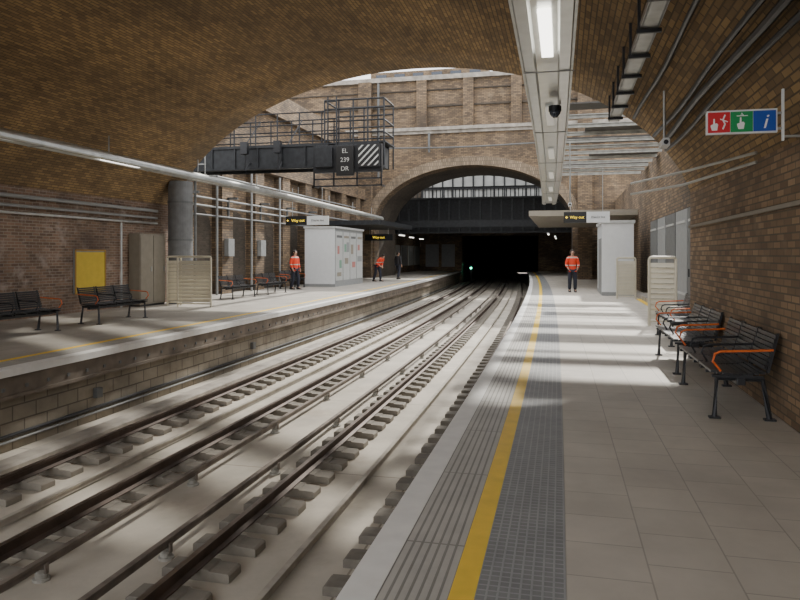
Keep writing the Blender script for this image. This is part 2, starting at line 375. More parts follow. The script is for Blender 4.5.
# ------------------------------------------------------------------ rails and sleepers
RB = BED+0.10
runx = [-1.52, -2.95, -4.66, -6.08]; conx = [-2.24, -3.42, -4.20, -5.38]
def railprof(x):
    return [(x-0.027,RB+0.125),(x+0.027,RB+0.125),(x+0.027,RB+0.095),(x+0.008,RB+0.085),(x+0.008,RB+0.03),(x+0.05,RB+0.012),(x+0.05,RB),
            (x-0.05,RB),(x-0.05,RB+0.012),(x-0.008,RB+0.03),(x-0.008,RB+0.085),(x-0.027,RB+0.095)]
for x in runx:
    meta(sweep("running_rail", railprof(x), Yb, 100, ['rust','railtop'], mats=[1]+[0]*11), "rusty flat-bottomed steel running rail with polished head", "rail", "running rails")
for x in conx:
    outer = x in (-3.42,-4.20)
    z = RB+0.005 if outer else RB-0.08
    meta(sweep("conductor_rail", [(x-0.028,z+0.07),(x+0.028,z+0.07),(x+0.028,z+0.045),(x+0.012,z+0.04),(x+0.022,z+0.0),(x-0.022,z+0.0),(x-0.012,z+0.04),(x-0.028,z+0.045)], Yb, 100, 'crail' if outer else 'nrail'),
         "dull brown steel conductor rail on insulators" if outer else "low dusty grey centre conductor rail", "rail", "conductor rails")
b = MB(); b.poly([(-0.31,0),(0.31,0),(0.31,0.065),(0.29,0.08),(0.13,0.085),(0.12,0.1),(-0.12,0.1),(-0.13,0.085),(-0.29,0.08),(-0.31,0.065)],'xz',-0.11,0.11)
proto = None
for x in runx:
    for i in range(74):
        y = 1.7+i*0.50
        if x == -1.52 and y < 2.0: continue
        jx = random.uniform(-0.01,0.01)
        if proto is None:
            proto = b.make("sleeper_block",'block_s',loc=(x+cx(y),y,BED),bevel=0.006,label="weathered concrete sleeper block under a rail",cat="sleeper",group="concrete sleeper blocks")
        else: dup(proto, (x+cx(y)+jx,y,BED))
b = MB()
for x in runx:
    for i in range(74,125):
        y=1.7+i*0.5; b.box(x+cx(y)-0.31,x+cx(y)+0.31,y-0.11,y+0.11,BED,BED+0.08)
meta(b.make("sleeper_block_row",'block_s'),"distant rows of concrete sleeper blocks under the rails","sleeper",kind="stuff")
pi = None
for x in (-3.42,-4.20):
    for i in range(14):
        y = 2.4+i*2.4+(0.6 if x == -3.42 else 0)
        if pi is None:
            pi = empty("rail_insulator",(x+cx(y),y,BED),label="grey ceramic insulator pot with side clips under a conductor rail",cat="insulator",group="conductor rail insulators")
            MB().tube([(0,0,0),(0,0,0.02),(0,0,0.025),(0,0,0.06),(0,0,0.07),(0,0,0.1)],[0.07,0.07,0.05,0.05,0.04,0.04],14).make("pot",'ceram',parent=pi)
            MB().box(-0.055,-0.038,-0.02,0.02,0.07,0.14).box(0.038,0.055,-0.02,0.02,0.07,0.14).box(-0.055,0.055,-0.02,0.02,0.06,0.075).make("clip",'crail',parent=pi)
        else: dup(pi,(x+cx(y),y,BED))
meta(MB().tube([(EDGE_L-0.10+cx(y), y, BED+0.22) for y in range(-6,60,2)],0.025,8).make("cable",'black'),"black cable clipped low on the platform riser","cable","riser cables")
meta(MB().tube([(EDGE_L-0.10+cx(y), y, BED+0.14) for y in range(-6,60,2)],0.02,8).make("cable",'grey'),"grey cable clipped low on the platform riser","cable","riser cables")
for y in (9.6,15.5):
    meta(MB().box(EDGE_L-0.14+cx(y),EDGE_L-0.06+cx(y),y,y+0.14,-0.78,-0.62).make("junction_box",'dgrey',bevel=0.006),"small dark box fixed to the platform riser","junction box","riser boxes")

# ------------------------------------------------------------------ bench
def make_bench():
    e = empty("bench",(0,0,0))
    for k in range(3):
        y0 = -0.93+k*0.62+0.02; y1 = y0+0.58
        b = MB()
        for i in range(9):
            x = -0.28+i*0.053; z = 0.44-0.025*math.sin(i/8*math.pi)
            b.box(x,x+0.046,y0,y1,z,z+0.022)
        for yy in (y0,y1-0.03,(y0+y1)/2): b.box(-0.27,0.18,yy,yy+0.03,0.395,0.42)
        b.make("seat",'bench',parent=e)
        b = MB()
        for i in range(8):
            z = 0.48+i*0.042; x = 0.185+i*0.013
            b.box(x,x+0.018,y0,y1,z,z+0.036)
        for yy in (y0,y1-0.03): b.poly([(0.20,0.45),(0.225,0.45),(0.31,0.82),(0.285,0.82)],'xz',yy,yy+0.03)
        b.make("backrest",'bench',parent=e)
    MB().box(-0.06,0.02,-0.93,0.93,0.33,0.40).make("beam",'bench',parent=e,bevel=0.01)
    for yy in (-0.86,0.86):
        b = MB(); b.tube([(-0.24,yy,0.0),(-0.22,yy,0.38),(0.18,yy,0.38),(0.24,yy,0.0)],0.027,8)
        b.box(-0.29,-0.19,yy-0.035,yy+0.035,0,0.018).box(0.19,0.29,yy-0.035,yy+0.035,0,0.018)
        b.make("leg",'bench',parent=e)
    for yy in (-0.94,0.94):
        MB().tube([(-0.2,yy,0.46),(-0.27,yy,0.55),(-0.25,yy,0.62),(-0.2,yy,0.645),(0.1,yy,0.66),(0.25,yy,0.67)],0.012,8).make("armrest",'orange',parent=e,label="orange tubular armrest")
    for yy in (-0.31,0.31):
        MB().tube([(-0.2,yy,0.46),(-0.25,yy,0.55),(-0.23,yy,0.61),(-0.18,yy,0.63),(0.1,yy,0.64),(0.25,yy,0.65)],0.012,8).make("armrest",'bench',parent=e,label="dark tubular inner armrest")
    return e
bench = make_bench(); g="black slatted platform benches"
lb="dark grey slatted steel bench with orange armrests against the brick wall"
meta(bench,lb,"bench",g); bench.location=(1.64,7.85,0)
dup(bench,(1.68,10.3,0)); dup(bench,(2.02,13.1,0))
lb2="dark grey slatted steel bench with orange armrests on the opposite platform"
for (x,y) in ((-10.3,11.05),(-10.3,14.05),(-11.4,22.5),(-11.4,25.4),(-12.4,30.0)):
    dup(bench,(x,y,0),math.pi,label=lb2)

# ------------------------------------------------------------------ ceiling light trunking
def trunk(xc, y0, y1, z, label, lit, w=0.25):
    e = empty("light_trunking",(0,0,0))
    prof=[]
    for k in range(9):
        t=math.pi*k/8; prof.append((xc-w*math.cos(t), z+0.05+0.11*math.sin(t)))
    prof+=[(xc+w,z+0.02),(xc+w*0.9,z-0.03),(xc+w*0.5,z-0.035),(xc+w*0.42,z+0.02),(xc-w*0.42,z+0.02),(xc-w*0.5,z-0.035),(xc-w*0.9,z-0.03),(xc-w,z+0.02)]
    h=sweep("housing",prof,y0,y1,'lens',parent=e)
    for sg in (1,-1):
        sweep("reflector_edge",[(xc+sg*w-0.012,z+0.05),(xc+sg*w+0.012,z+0.05),(xc+sg*w+0.012,z-0.01),(xc+sg*w-0.012,z-0.01)],y0,y1,'steel',parent=e)
    y=y0+1.0; i=0
    while y<y1-1:
        c=cx(y)
        MB().box(xc+c-0.055,xc+c+0.055,y,y+1.3,z-0.02,z+0.008).make("lamp_tube",'tube' if i in lit else 'tubedim',parent=e,bevel=0.008)
        MB().tube([(xc+c,y+0.2,z+0.12),(xc+c,y+0.2,min(z+1.2, (vz(xc+c)-0.02 if y<11 else z+0.5)))],0.015,6).make("hanger",'steel',parent=e)
        MB().box(xc+c-w-0.01,xc+c+w+0.01,y+1.75,y+1.78,z-0.042,z-0.034).make("joint_strip",'grey',parent=e)
        y+=3.6; i+=1
    meta(e,label,"light fixture","long platform light fixtures"); return e
trunk(-0.13,-2.7,26.5,3.5,"long silvery rounded light trunking hung over the platform",(0,2),0.25)
trunk(-9.0,0.2,36,3.5,"long silvery light trunking hung over the opposite platform",(0,3),0.16)
def lamp(x,y,z):
    e=empty("canopy_lamp",(x,y,z),label="short fluorescent lamp hung below the far bridge",cat="lamp",group="far platform lamps")
    MB().box(-0.1,0.1,-0.8,0.8,0.02,0.1).make("housing",'grey',parent=e,bevel=0.01)
    MB().box(-0.04,0.04,-0.75,0.75,-0.02,0.02).make("lamp_tube",'tube',parent=e)
for x,y in ((-11.6,49),(-12.2,55),(-12.6,61),(-1.0,49),(-0.6,55),(-0.6,61)): lamp(x,y,3.0)
for k,y in enumerate((52.2,55.0,57.8,60.6,63.4)):
    meta(MB().box(-13.8,-13.72,y,y+2.2,0.6,2.4).make("wall_panel",'lgrey' if k%2 else 'grey',bevel=0.01),"pale metal panel on the far platform wall","panel","far platform wall panels")
for x in (-13.2,-11.6):
    meta(MB().box(x,x+1.3,65.9,66,0.4,2.6).make("wall_panel",'grey',bevel=0.01),"grey metal panel beside the tunnel mouth","panel","panels beside the tunnel")

# ------------------------------------------------------------------ signs
e = empty("help_point_sign",(1.46,6.23,2.57),label="projecting white-framed sign with red, green and blue symbol squares",cat="sign")
e.scale=(0.86,0.86,0.86)
MB().box(-0.32,0.32,0,0.04,0,0.235).make("board",'pwhite',parent=e,bevel=0.004)
for x0,mm in ((-0.305,'red'),(-0.10,'green'),(0.105,'blue')):
    MB().box(x0,x0+0.2,-0.006,0.0,0.018,0.217).make("panel",mm,parent=e)
def hand(x,z,s,par):
    b=MB()
    b.poly([(x,z),(x+0.05*s,z),(x+0.06*s,z+0.06*s),(x+0.045*s,z+0.075*s),(x+0.03*s,z+0.07*s),(x+0.028*s,z+0.12*s),(x+0.015*s,z+0.12*s),(x+0.012*s,z+0.065*s),(x-0.012*s,z+0.055*s),(x-0.012*s,z+0.04*s)],'xz',-0.010,-0.006)
    b.make("pictogram",'wtext',parent=par)
hand(-0.27,0.04,0.95,e); hand(-0.03,0.045,0.95,e)
MB().tube([(-0.17,-0.008,0.05),(-0.15,-0.008,0.10),(-0.17,-0.008,0.14),(-0.15,-0.008,0.19)],0.008,6).tube([(-0.195,-0.008,0.15),(-0.125,-0.008,0.12)],0.006,6).make("pictogram",'wtext',parent=e)
b=MB(); b.box(-0.045,0.055,-0.01,-0.006,0.17,0.178); b.tube([(-0.01,-0.008,0.17),(0.0,-0.008,0.2),(0.02,-0.008,0.17)],0.005,6); b.make("pictogram",'wtext',parent=e)
text("i",0.2,'wtext',(0.205,-0.008,0.105),e,shear=0.25)
MB().box(0.36,0.38,0.0,0.03,-0.08,0.42).make("bracket",'pwhite',parent=e)
MB().box(0.32,0.36,0.005,0.025,0.03,0.05).box(0.32,0.36,0.005,0.025,0.18,0.2).box(0.38,0.62,0.0,0.03,-0.05,-0.03).make("bracket_arm",'steel',parent=e)
def wayout(x,y,z,w,label,hang):
    e=empty("way_out_sign",(x,y,z),label=label,cat="sign",group="hanging way out signs")
    MB().box(-w/2,0,0,0.1,0,0.38).make("lit_panel",'btext',parent=e)
    MB().box(0,w/2,0,0.1,0,0.38).make("white_panel",'pwhite',parent=e)
    text("Way out",0.14*w/1.6,'ytext',(-w*0.21,-0.006,0.19),e)
    b=MB(); xx=-w/2+0.05; b.poly([(xx,0.19),(xx+0.05,0.24),(xx+0.05,0.205),(xx+0.09,0.205),(xx+0.09,0.175),(xx+0.05,0.175),(xx+0.05,0.14)],'xz',-0.008,0); b.make("arrow",'ytext',parent=e)
    text("District line",0.10*w/1.6,'btext',(w*0.25,-0.006,0.19),e)
    for xx in (-w*0.35,w*0.35): MB().tube([(xx,0.05,0.38),(xx,0.05,hang)],0.012,6).make("hanger",'steel',parent=e)
wayout(-10.75,27.6,2.85,1.95,"hanging black and white sign reading Way out over the opposite platform",1.6)
wayout(0.8,24.6,2.68,1.55,"hanging black and white sign reading Way out over the near platform",1.9)
e=empty("train_indicator",(-11.2,41.0,2.45),label="hanging black train indicator with yellow lit text",cat="display")
MB().box(-0.9,0.9,0,0.15,0,0.4).make("casing",'black',parent=e,bevel=0.01)
text("Way out",0.22,'ytext',(0,-0.006,0.2),e)
MB().tube([(-0.6,0.08,0.4),(-0.6,0.08,0.78)],0.015,6).tube([(0.6,0.08,0.4),(0.6,0.08,0.78)],0.015,6).make("hanger",'steel',parent=e)

# ------------------------------------------------------------------ enclosures
e=empty("white_kiosk",(-12.3,31.3,0),label="white panelled enclosure with posters on its side",cat="kiosk")
MB().box(0,1.55,0,4.7,0,2.85).make("body",'pwhite',parent=e,bevel=0.01)
MB().box(-0.05,1.62,-0.05,4.75,2.85,2.95).make("roof",'lgrey',parent=e)
MB().box(-0.01,1.56,-0.01,4.71,0.0,0.14).make("plinth",'grey',parent=e)
MB().box(1.55,1.553,0.02,4.68,0.14,2.84).make("grey_side_sheet",'grey',parent=e)  # thin grey sheet makes the track side darker than the white body
def poster(cols,par,y0):
    MB().box(1.555,1.575,y0,y0+1.0,0.3,2.7).make("poster",'lgrey',parent=par)
    for (ya,yb_,za,zb,mm) in cols: MB().box(1.575,1.581,y0+ya,y0+yb_,za,zb).make("poster_print",mm,parent=par)
poster([(0.1,0.9,2.4,2.52,'dgrey'),(0.2,0.5,1.6,2.0,'pred'),(0.5,0.85,0.9,1.3,'pgreen'),(0.15,0.8,0.5,0.7,'tan')],e,0.12)
poster([(0.1,0.9,2.4,2.52,'tan'),(0.2,0.8,1.1,1.4,'tan'),(0.15,0.45,1.7,2.1,'pgreen'),(0.5,0.9,1.7,2.2,'grey')],e,1.26)
poster([(0.1,0.9,2.4,2.52,'dgrey'),(0.1,0.5,1.6,2.1,'tan'),(0.3,0.85,0.9,1.2,'pred')],e,2.4)
poster([(0.1,0.9,2.4,2.52,'tan'),(0.1,0.9,1.2,1.5,'grey'),(0.15,0.5,1.8,2.1,'pred')],e,3.55)
e=empty("white_kiosk",(1.45,27,0),label="tall white panelled enclosure on the near platform",cat="kiosk")
MB().box(0,1.15,0,3.6,0,2.75).make("body",'pwhite',parent=e,bevel=0.01)
MB().box(-0.05,1.2,-0.05,3.65,2.75,2.87).make("roof",'lgrey',parent=e)
MB().box(-0.01,1.16,-0.01,3.61,0.0,0.14).make("plinth",'grey',parent=e)
MB().box(-0.012,0.0,0.4,1.4,0.14,2.2).box(-0.012,0,1.5,2.5,0.14,2.2).make("door",'grey',parent=e)

def barrier(x,y,w,label,rot=0,h=1.5):
    e=empty("barrier",(x,y,0),rot,label=label,cat="barrier",group="cream platform barriers")
    b=MB(); r=0.06
    pts=[(0,0.0),(0,h-r)]+[(r-r*math.cos(math.pi/2*k/4),h-r+r*math.sin(math.pi/2*k/4)) for k in range(1,5)]
    pts+=[(w-r+r*math.sin(math.pi/2*k/4),h-r+r*math.cos(math.pi/2*k/4)) for k in range(0,5)]+[(w,0)]
    b.tube([(a,0,c) for a,c in pts],0.032,8); b.tube([(0,0,0.1),(w,0,0.1)],0.02,8); b.make("frame",'cream',parent=e)
    b=MB(); n=11
    for i in range(n):
        z=0.15+(h-0.26)*i/n
        b.add([(0.03,-0.03,z),(w-0.03,-0.03,z),(w-0.03,0.02,z+0.1),(0.03,0.02,z+0.1),(0.03,-0.022,z-0.004),(w-0.03,-0.022,z-0.004),(w-0.03,0.028,z+0.096),(0.03,0.028,z+0.096)],
              [(0,1,2,3),(7,6,5,4),(0,4,5,1),(1,5,6,2),(2,6,7,3),(3,7,4,0)])
    b.make("louvre",'cream',parent=e,label="cream horizontal louvre slats")
    return e
barrier(-11.25,18.3,1.1,"cream louvred barrier panel beside a round grey column")
barrier(-11.85,18.7,0.42,"narrow cream louvred barrier panel",0.2)
barrier(1.84,15.8,0.55,"cream louvred barrier panel near the benches")
barrier(1.86,25.2,0.62,"cream louvred barrier panel near the white enclosure",h=1.45)
meta(MB().box(2.5,2.62,16.2,25,0,0.02).make("yellow_strip",'yellow'),"yellow painted strip on the step edge beyond the barrier","floor marking")
meta(MB().box(2.62,3.05,16.2,26.5,0.0,0.16).make("raised_step",'conc',bevel=0.01),"raised concrete step along the retaining wall","step")
for i,y in enumerate((13.0,14.9,16.8,18.7,20.6,22.5,24.4)):
    e=empty("metal_panel",(3.09,y,0),label="grey steel door panel along the retaining wall",cat="panel",group="grey steel wall panels")
    MB().box(0,0.1,0,1.75,0.17,2.75).make("leaf",'grey' if i%2 else 'dgrey',parent=e,bevel=0.01)
    MB().box(-0.02,0.0,0.15,1.6,2.4,2.46).make("cross_rail",'lgrey',parent=e)
    MB().box(-0.02,0,0.15,1.6,0.5,0.56).make("cross_rail",'lgrey',parent=e)
    MB().box(-0.03,0.0,1.5,1.54,1.0,1.2).make("handle",'black',parent=e)
e=empty("ladder",(2.45,14.6,0),label="grey steel ladder leaning against the wall beyond the vault",cat="ladder")
MB().tube([(0,0,0),(0.55,0,2.9)],0.025,8).make("stile",'steel',parent=e)
MB().tube([(0,0.4,0),(0.55,0.4,2.9)],0.025,8).make("stile",'steel',parent=e)
for k in range(9):
    t=(k+0.7)/9.6; MB().tube([(0.55*t,0,2.9*t),(0.55*t,0.4,2.9*t)],0.015,6).make("rung",'steel',parent=e)
e=empty("round_column",(-11.95,19.6,0),label="thick grey round steel duct column by the vault edge",cat="column")
MB().tube([(0,0,0.0),(0,0,3.9)],0.38,32).make("shaft",'col',parent=e,smooth=False)
MB().tube([(0,0,2.0),(0,0,2.06)],0.40,32).make("band",'dgrey',parent=e)
MB().tube([(0,0,3.2),(0,0,3.26)],0.40,32).make("band",'dgrey',parent=e)
e=empty("equipment_cabinet",(-12.68,17.95,0),label="taupe two-door equipment cabinet against the brick wall",cat="cabinet")
MB().box(0,0.38,0,1.35,0.05,2.2).make("body",'tan',parent=e,bevel=0.008)
MB().box(0.02,0.36,0.02,1.33,0,0.06).make("plinth",'black',parent=e)
for y in (0.03,0.69):
    d=MB().box(0.38,0.40,y,y+0.63,0.1,2.15).make("door",'tan',parent=e,bevel=0.004)
    MB().box(0.40,0.42,y+0.5,y+0.54,1.05,1.2).make("handle",'steel',parent=d)
e=empty("notice_board",(-12.7,15.6,0.5),label="blank yellow notice board in a thin amber frame",cat="notice board")
MB().box(0,0.05,0,1.25,0,1.2).make("backing",'grey',parent=e)
MB().box(0.05,0.06,0.05,1.2,0.05,1.13).make("sheet",'signy',parent=e)
MB().box(0.05,0.07,0,1.25,0,0.04).box(0.05,0.07,0,1.25,1.16,1.2).box(0.05,0.07,0,0.04,0.04,1.16).box(0.05,0.07,1.21,1.25,0.04,1.16).make("frame",'oframe',parent=e)
meta(MB().box(WR-0.07,WR,5.75,6.0,1.70,1.86).make("junction_box",'cream',bevel=0.01),"small cream junction box on the brick wall","junction box")

for z,r,mm in ((2.95,0.05,'grey'),(2.72,0.035,'grey'),(2.55,0.035,'steel')):
    meta(MB().tube([(-12.6,y,z) for y in range(-6,19,2)]+[(-12.6,19.3,z)],r,8).make("wall_pipe",mm),"metal conduit pipe along the brick wall","pipe","conduits on the far side wall")
meta(MB().tube([(-12.6,17.5,0),(-12.6,17.5,2.5)],0.03,8).make("downpipe",'steel'),"vertical steel conduit on the brick wall","pipe","vertical conduits")
for y in (20.75,22.3,23.9,26.9,29.9):
    meta(MB().tube([(-13.0 if y>21 else -13.25,y,0),(-13.0 if y>21 else -13.25,y,5.2)],0.05,8).make("downpipe",'grey' if y!=22.3 else 'dgrey'),"vertical steel pipe on the retaining wall","pipe","vertical conduits")
for z in (3.7,3.4,3.05,4.6):
    meta(MB().tube([(-13.05,y,z) for y in range(21,45,3)],0.04,8).make("wall_pipe",'grey' if z!=3.05 else 'dgrey'),"metal conduit pipe along the retaining wall","pipe","conduits on the far side wall")
for y in (22.0,25.0,28.0,31.0,34.0):
    meta(MB().box(-13.14,-12.7,y,y+0.08,3.78,3.86).box(-13.14,-13.08,y,y+0.08,3.0,3.86).make("pipe_bracket",'dgrey'),"dark steel pipe bracket on the retaining wall","bracket","pipe brackets")
for y in (24.75,27.75):
    meta(MB().box(-13.14,-12.95,y,y+0.5,1.5,2.2).make("junction_box",'grey',bevel=0.01),"grey switch box on a brick pier","junction box","pier switch boxes")
for x,za,zb in ((-12.2,6.8,13.2),(-0.4,7.2,13.2),(-8.7,8.4,9.7)):
    meta(MB().tube([(x,44.6,za),(x,44.6,zb)],0.08,8).make("downpipe",'dgrey'),"dark rainwater pipe on the bridge face","pipe","bridge rainwater pipes")
meta(MB().tube([(-16+i*2,44.4,8.7+0.05*math.sin(i)) for i in range(12)],0.05,8).make("wall_pipe",'dgrey'),"dark pipe running across the bridge face","pipe")

def tray(x,z,y0,y1,w,label):
    e=empty("cable_tray",(0,0,0),label=label,cat="cable tray",group="cable trays on the vault")
    MB().box(x-w,x+w,y0,y1,z,z+0.03).box(x-w-0.01,x-w+0.01,y0,y1,z,z+0.06).box(x+w-0.01,x+w+0.01,y0,y1,z,z+0.06).make("tray",'steel',parent=e)
    y=y0+0.3
    while y<y1:
        MB().box(x-w-0.04,x+w+0.04,y,y+0.04,z-0.04,z).box(x-w-0.03,x-w,y,y+0.04,z,vz(x-w)-0.01).make("support",'black',parent=e); y+=0.9
    for k in range(3):
        MB().tube([(x-w*0.5+k*w*0.5,y0+(y1-y0)*i/12,z+0.06+0.012*math.sin(i*2.1+k)) for i in range(13)],0.022,6).make("cable",'black',parent=e)
tray(0.84,3.82,-3,12.1,0.08,"steel cable tray with black cables under the vault")
for k,(x,z,r) in enumerate(((1.50,3.32,0.04),(1.58,3.2,0.028),(1.42,3.42,0.03),(1.12,3.72,0.03))):
    meta(MB().tube([(x+0.02*math.sin(y*1.3+k),y,z+0.02*math.cos(y*0.9+k)) for y in [-3+i*0.8 for i in range(19)] if y<11.6],r,8).make("vault_cable",'black'),"black cable run along the vault","cable","vault cables")
for k in range(4):
    pts=[]
    for i in range(13):
        x=0.75+i*0.095; pts.append((x,7.0-0.4*k*0.4-i*0.22+0.06*math.sin(i+k),vz(x)-0.09-0.02*k))
    meta(MB().tube(pts,0.018,6).make("vault_cable",'black'),"black cable looping across the vault brickwork","cable","vault cables")
for dz in (0,0.16):
    meta(MB().tube([(1.92,7.6,2.5+dz*0.6),(1.45,9.0,2.42+dz)],0.016,6).tube([(1.45,9.0,2.42+dz),(0.98,10.6,2.5+dz-0.05)],0.016,6).make("bracket_rod",'steel'),"thin steel bracket rod off the vault wall","bracket","bracket rods")
def cctv(x,y,z,top,label):
    e=empty("security_camera",(x,y,z),label=label,cat="camera",group="security cameras")
    MB().tube([(0,0,0.1),(0,0,top-z)],0.018,8).make("pole",'steel',parent=e)
    MB().poly([(-0.05,0),(0.05,0),(0.05,0.08),(0.03,0.1),(-0.03,0.1),(-0.05,0.08)],'xz',-0.16,0.14).make("housing",'pwhite',parent=e,bevel=0.006)
    MB().tube([(0,-0.17,0.045),(0,-0.15,0.045)],0.03,12).make("lens",'black',parent=e)
cctv(1.28,9.4,2.95,vz(1.28)-0.05,"white security camera on a drop pole under the vault")
cctv(0.2,20.86,3.0,4.9,"white security camera on a drop pole under roof beams")
e=empty("dome_camera",(-0.1,8.9,3.33),label="dark dome security camera beneath the light trunking",cat="camera")
MB().tube([(0,0,0.12),(0,0,0.05)],0.08,16).make("mount",'black',parent=e)
MB().tube([(0,0,0.05),(0,0,0.02),(0,0,-0.01),(0,0,-0.03)],[0.07,0.065,0.045,0.02],16).make("dome",'glass',parent=e,smooth=True)

# ------------------------------------------------------------------ roof beams right
for i in range(11):
    y=17.6+i*1.25
    meta(MB().box(-0.4,3.18,y,y+0.06,4.97,5.07).box(-0.4,3.18,y-0.04,y+0.10,5.05,5.07).make("roof_beam",'beam'),"thin dusty grey steel cross beam over the platform","beam","steel roof beams")
for i,(ya,yb_,x0) in enumerate(((13.9,15.2,0.9),(16.4,17.1,-0.4),(19.1,20.3,0.6),(21.3,22.3,-0.4),(24.4,25.6,0.9),(27.6,28.6,-0.4))):  # canopy sheets added and spaced to break the sun on the platform
    meta(MB().poly([(x0,5.08),(3.18,5.08),(3.18,5.12),(x0,5.12)],'xz',ya,yb_).make("roof_sheet",'roof'),"dark sooty roof sheet over the platform, added to break up sunlight","roof sheet","roof sheets over the platform")
meta(MB().box(-0.50,-0.41,13.7,31.2,4.86,5.1).make("edge_beam",'dgrey'),"long grey steel edge beam carrying the cross beams","beam")
for i,(ys,w,z) in enumerate(((13.6,0.35,7.7),(16.6,0.7,8.7),(19.8,0.5,9.5))):  # unseen struts added overhead to cast stripes into the sunlight
    x0,x1=-12.9,3.6
    def yy(x): return ys+(3.6-x)*0.59
    b=MB(); b.add([(x0,yy(x0),z),(x1,yy(x1),z),(x1,yy(x1)+w,z),(x0,yy(x0)+w,z),(x0,yy(x0),z+0.5),(x1,yy(x1),z+0.5),(x1,yy(x1)+w,z+0.5),(x0,yy(x0)+w,z+0.5)],
        [(0,3,2,1),(4,5,6,7),(0,1,5,4),(1,2,6,5),(2,3,7,6),(3,0,4,7)])
    meta(b.make("sun_break_strut",'darksteel'),"dark steel strut added above the view to break up sunlight","strut","added sun-breaking struts")
meta(MB().box(-1.5,3.18,31.25,44.4,3.3,3.55).make("canopy",'tan'),"flat brown canopy roof over the near platform","canopy","platform canopies")
meta(MB().box(-13.1,-9.8,36.5,44.4,3.25,3.5).make("canopy",'darksteel'),"flat dark canopy roof over the opposite platform","canopy","platform canopies")

# ------------------------------------------------------------------ signal gantry
e=empty("signal_gantry",(-5.85,21.5,4.4),label="dark steel signal gantry with walkway and handrails over the track",cat="gantry")
X0=-7.6; XB=-6.9
b=MB(); b.box(XB,0,0,0.1,0.1,0.82).box(XB,0,1.2,1.3,0.1,0.82).box(X0,0,-0.05,0.15,0.80,0.86).box(XB,0,-0.05,0.15,0.07,0.13).box(X0,0,1.15,1.35,0.80,0.86)
for x in [XB+0.86*i for i in range(8)]: b.box(x,x+0.05,-0.05,0,0.13,0.8)
b.box(-0.1,0,0,1.3,0.1,0.8)
b.box(X0,XB,0,0.1,0.15,0.22).box(X0,XB,1.2,1.3,0.15,0.22)
b.tube([(X0,0.05,0.18),(XB,0.05,0.82)],0.03,6).tube([(XB,0.05,0.18),(X0,0.05,0.82)],0.03,6)
b.make("girder",'darksteel',parent=e)
MB().box(X0,0.2,0.0,1.3,0.86,0.9).make("walkway",'darksteel',parent=e)
b=MB()
for yy_ in (0.02,1.28):
    for z in (1.2,1.55,1.95): b.tube([(X0,yy_,z),(-1.9,yy_,z)],0.024,6)
    x=X0
    while x<-1.8: b.tube([(x,yy_,0.88),(x,yy_,1.95)],0.027,6); x+=0.8
for x in (-6.4,-4.8,-3.2): b.tube([(x,0.02,0.9),(x,1.28,1.95)],0.022,6)
b.make("handrail",'black',parent=e)
b=MB()
for yy_ in (0.02,1.28):
    for z in (1.2,1.6,2.0,2.3): b.tube([(-1.9,yy_,z),(0.15,yy_,z)],0.03,6)
    for x in (-1.9,-1.4,-0.9,-0.4,0.15): b.tube([(x,yy_,0.1),(x,yy_,2.3)],0.03,6)
for z in (1.2,1.6,2.3): b.tube([(0.15,0.02,z),(0.15,1.28,z)],0.03,6)
b.tube([(-1.9,0.02,2.3),(-1.9,1.28,2.3)],0.03,6)
b.make("safety_cage",'black',parent=e)
b=MB(); b.tube([(-1.75,-0.08,-0.1),(-1.75,-0.08,2.4)],0.028,6).tube([(-1.45,-0.08,-0.1),(-1.45,-0.08,2.4)],0.028,6)
for i in range(9): b.tube([(-1.75,-0.08,0+i*0.28),(-1.45,-0.08,0+i*0.28)],0.018,6)
b.make("ladder",'black',parent=e)
for x in (-4.6,-3.4):
    b=MB(); b.tube([(x,-0.02,0.3),(x,-0.35,0.0),(x,-0.35,0.6)],0.03,6).box(x-0.12,x+0.12,-0.5,-0.3,0.55,0.95)
    b.make("bracket_lamp",'black',parent=e)
# signal head
e=empty("signal_indicator",(-6.95,20.9,4.0),label="black signal board reading EL 239 DR beside a diagonally striped panel",cat="signal")
e.scale=(0.92,0.92,0.92)
MB().box(-1.1,1.42,0.12,0.3,0.25,1.22).make("backboard",'black',parent=e,bevel=0.01)
MB().box(-0.2,0.44,0.0,0.12,0.12,1.17).make("text_plate",'btext',parent=e,bevel=0.01)
text("EL",0.22,'dimtext',(0.12,-0.01,0.98),e); text("239",0.22,'dimtext',(0.12,-0.01,0.67),e); text("DR",0.22,'dimtext',(0.12,-0.01,0.36),e)
sx0,sx1,sz0,sz1=0.62,1.34,0.45,1.17
MB().box(sx0-0.04,sx1+0.04,0.0,0.12,sz0-0.04,sz1+0.04).make("striped_panel",'btext',parent=e)
W=sx1-sx0
def clipdiag(c0,c1):
    sq=[(0,0),(1,0),(1,1),(0,1)]
    def clip(poly,f):
        out=[]
        for i in range(len(poly)):
            a=poly[i]; b2=poly[(i+1)%len(poly)]; fa=f(a); fb=f(b2)
            if fa>=0: out.append(a)
            if fa*fb<0:
                t=fa/(fa-fb); out.append((a[0]+(b2[0]-a[0])*t,a[1]+(b2[1]-a[1])*t))
        return out
    p=clip(sq,lambda q:(q[0]+q[1])-c0); return clip(p,lambda q:c1-(q[0]+q[1]))
for i in range(6):
    c0=0.14+i*0.32; p=clipdiag(c0,c0+0.10)
    if len(p)>2:
        MB().poly([(sx0+(1-a)*W,sz0+c*W) for a,c in p],'xz',-0.012,-0.002).make("white_stripe",'dimtext',parent=e)
MB().box(-1.0,-0.35,0.0,0.12,0.45,1.15).make("lamp_box",'darksteel',parent=e,bevel=0.01)
b=MB()
b.box(-1.1,1.42,0.13,0.18,0.0,0.05)
for x in (-1.1,-0.36,0.5,1.38): b.box(x,x+0.05,0.13,0.18,-0.25,0.45)
for x in (-1.1,1.38): b.box(x,x+0.05,0.13,0.6,-0.25,-0.2)
b.box(-1.1,1.42,0.13,0.18,-0.25,-0.2); b.make("frame",'black',parent=e)
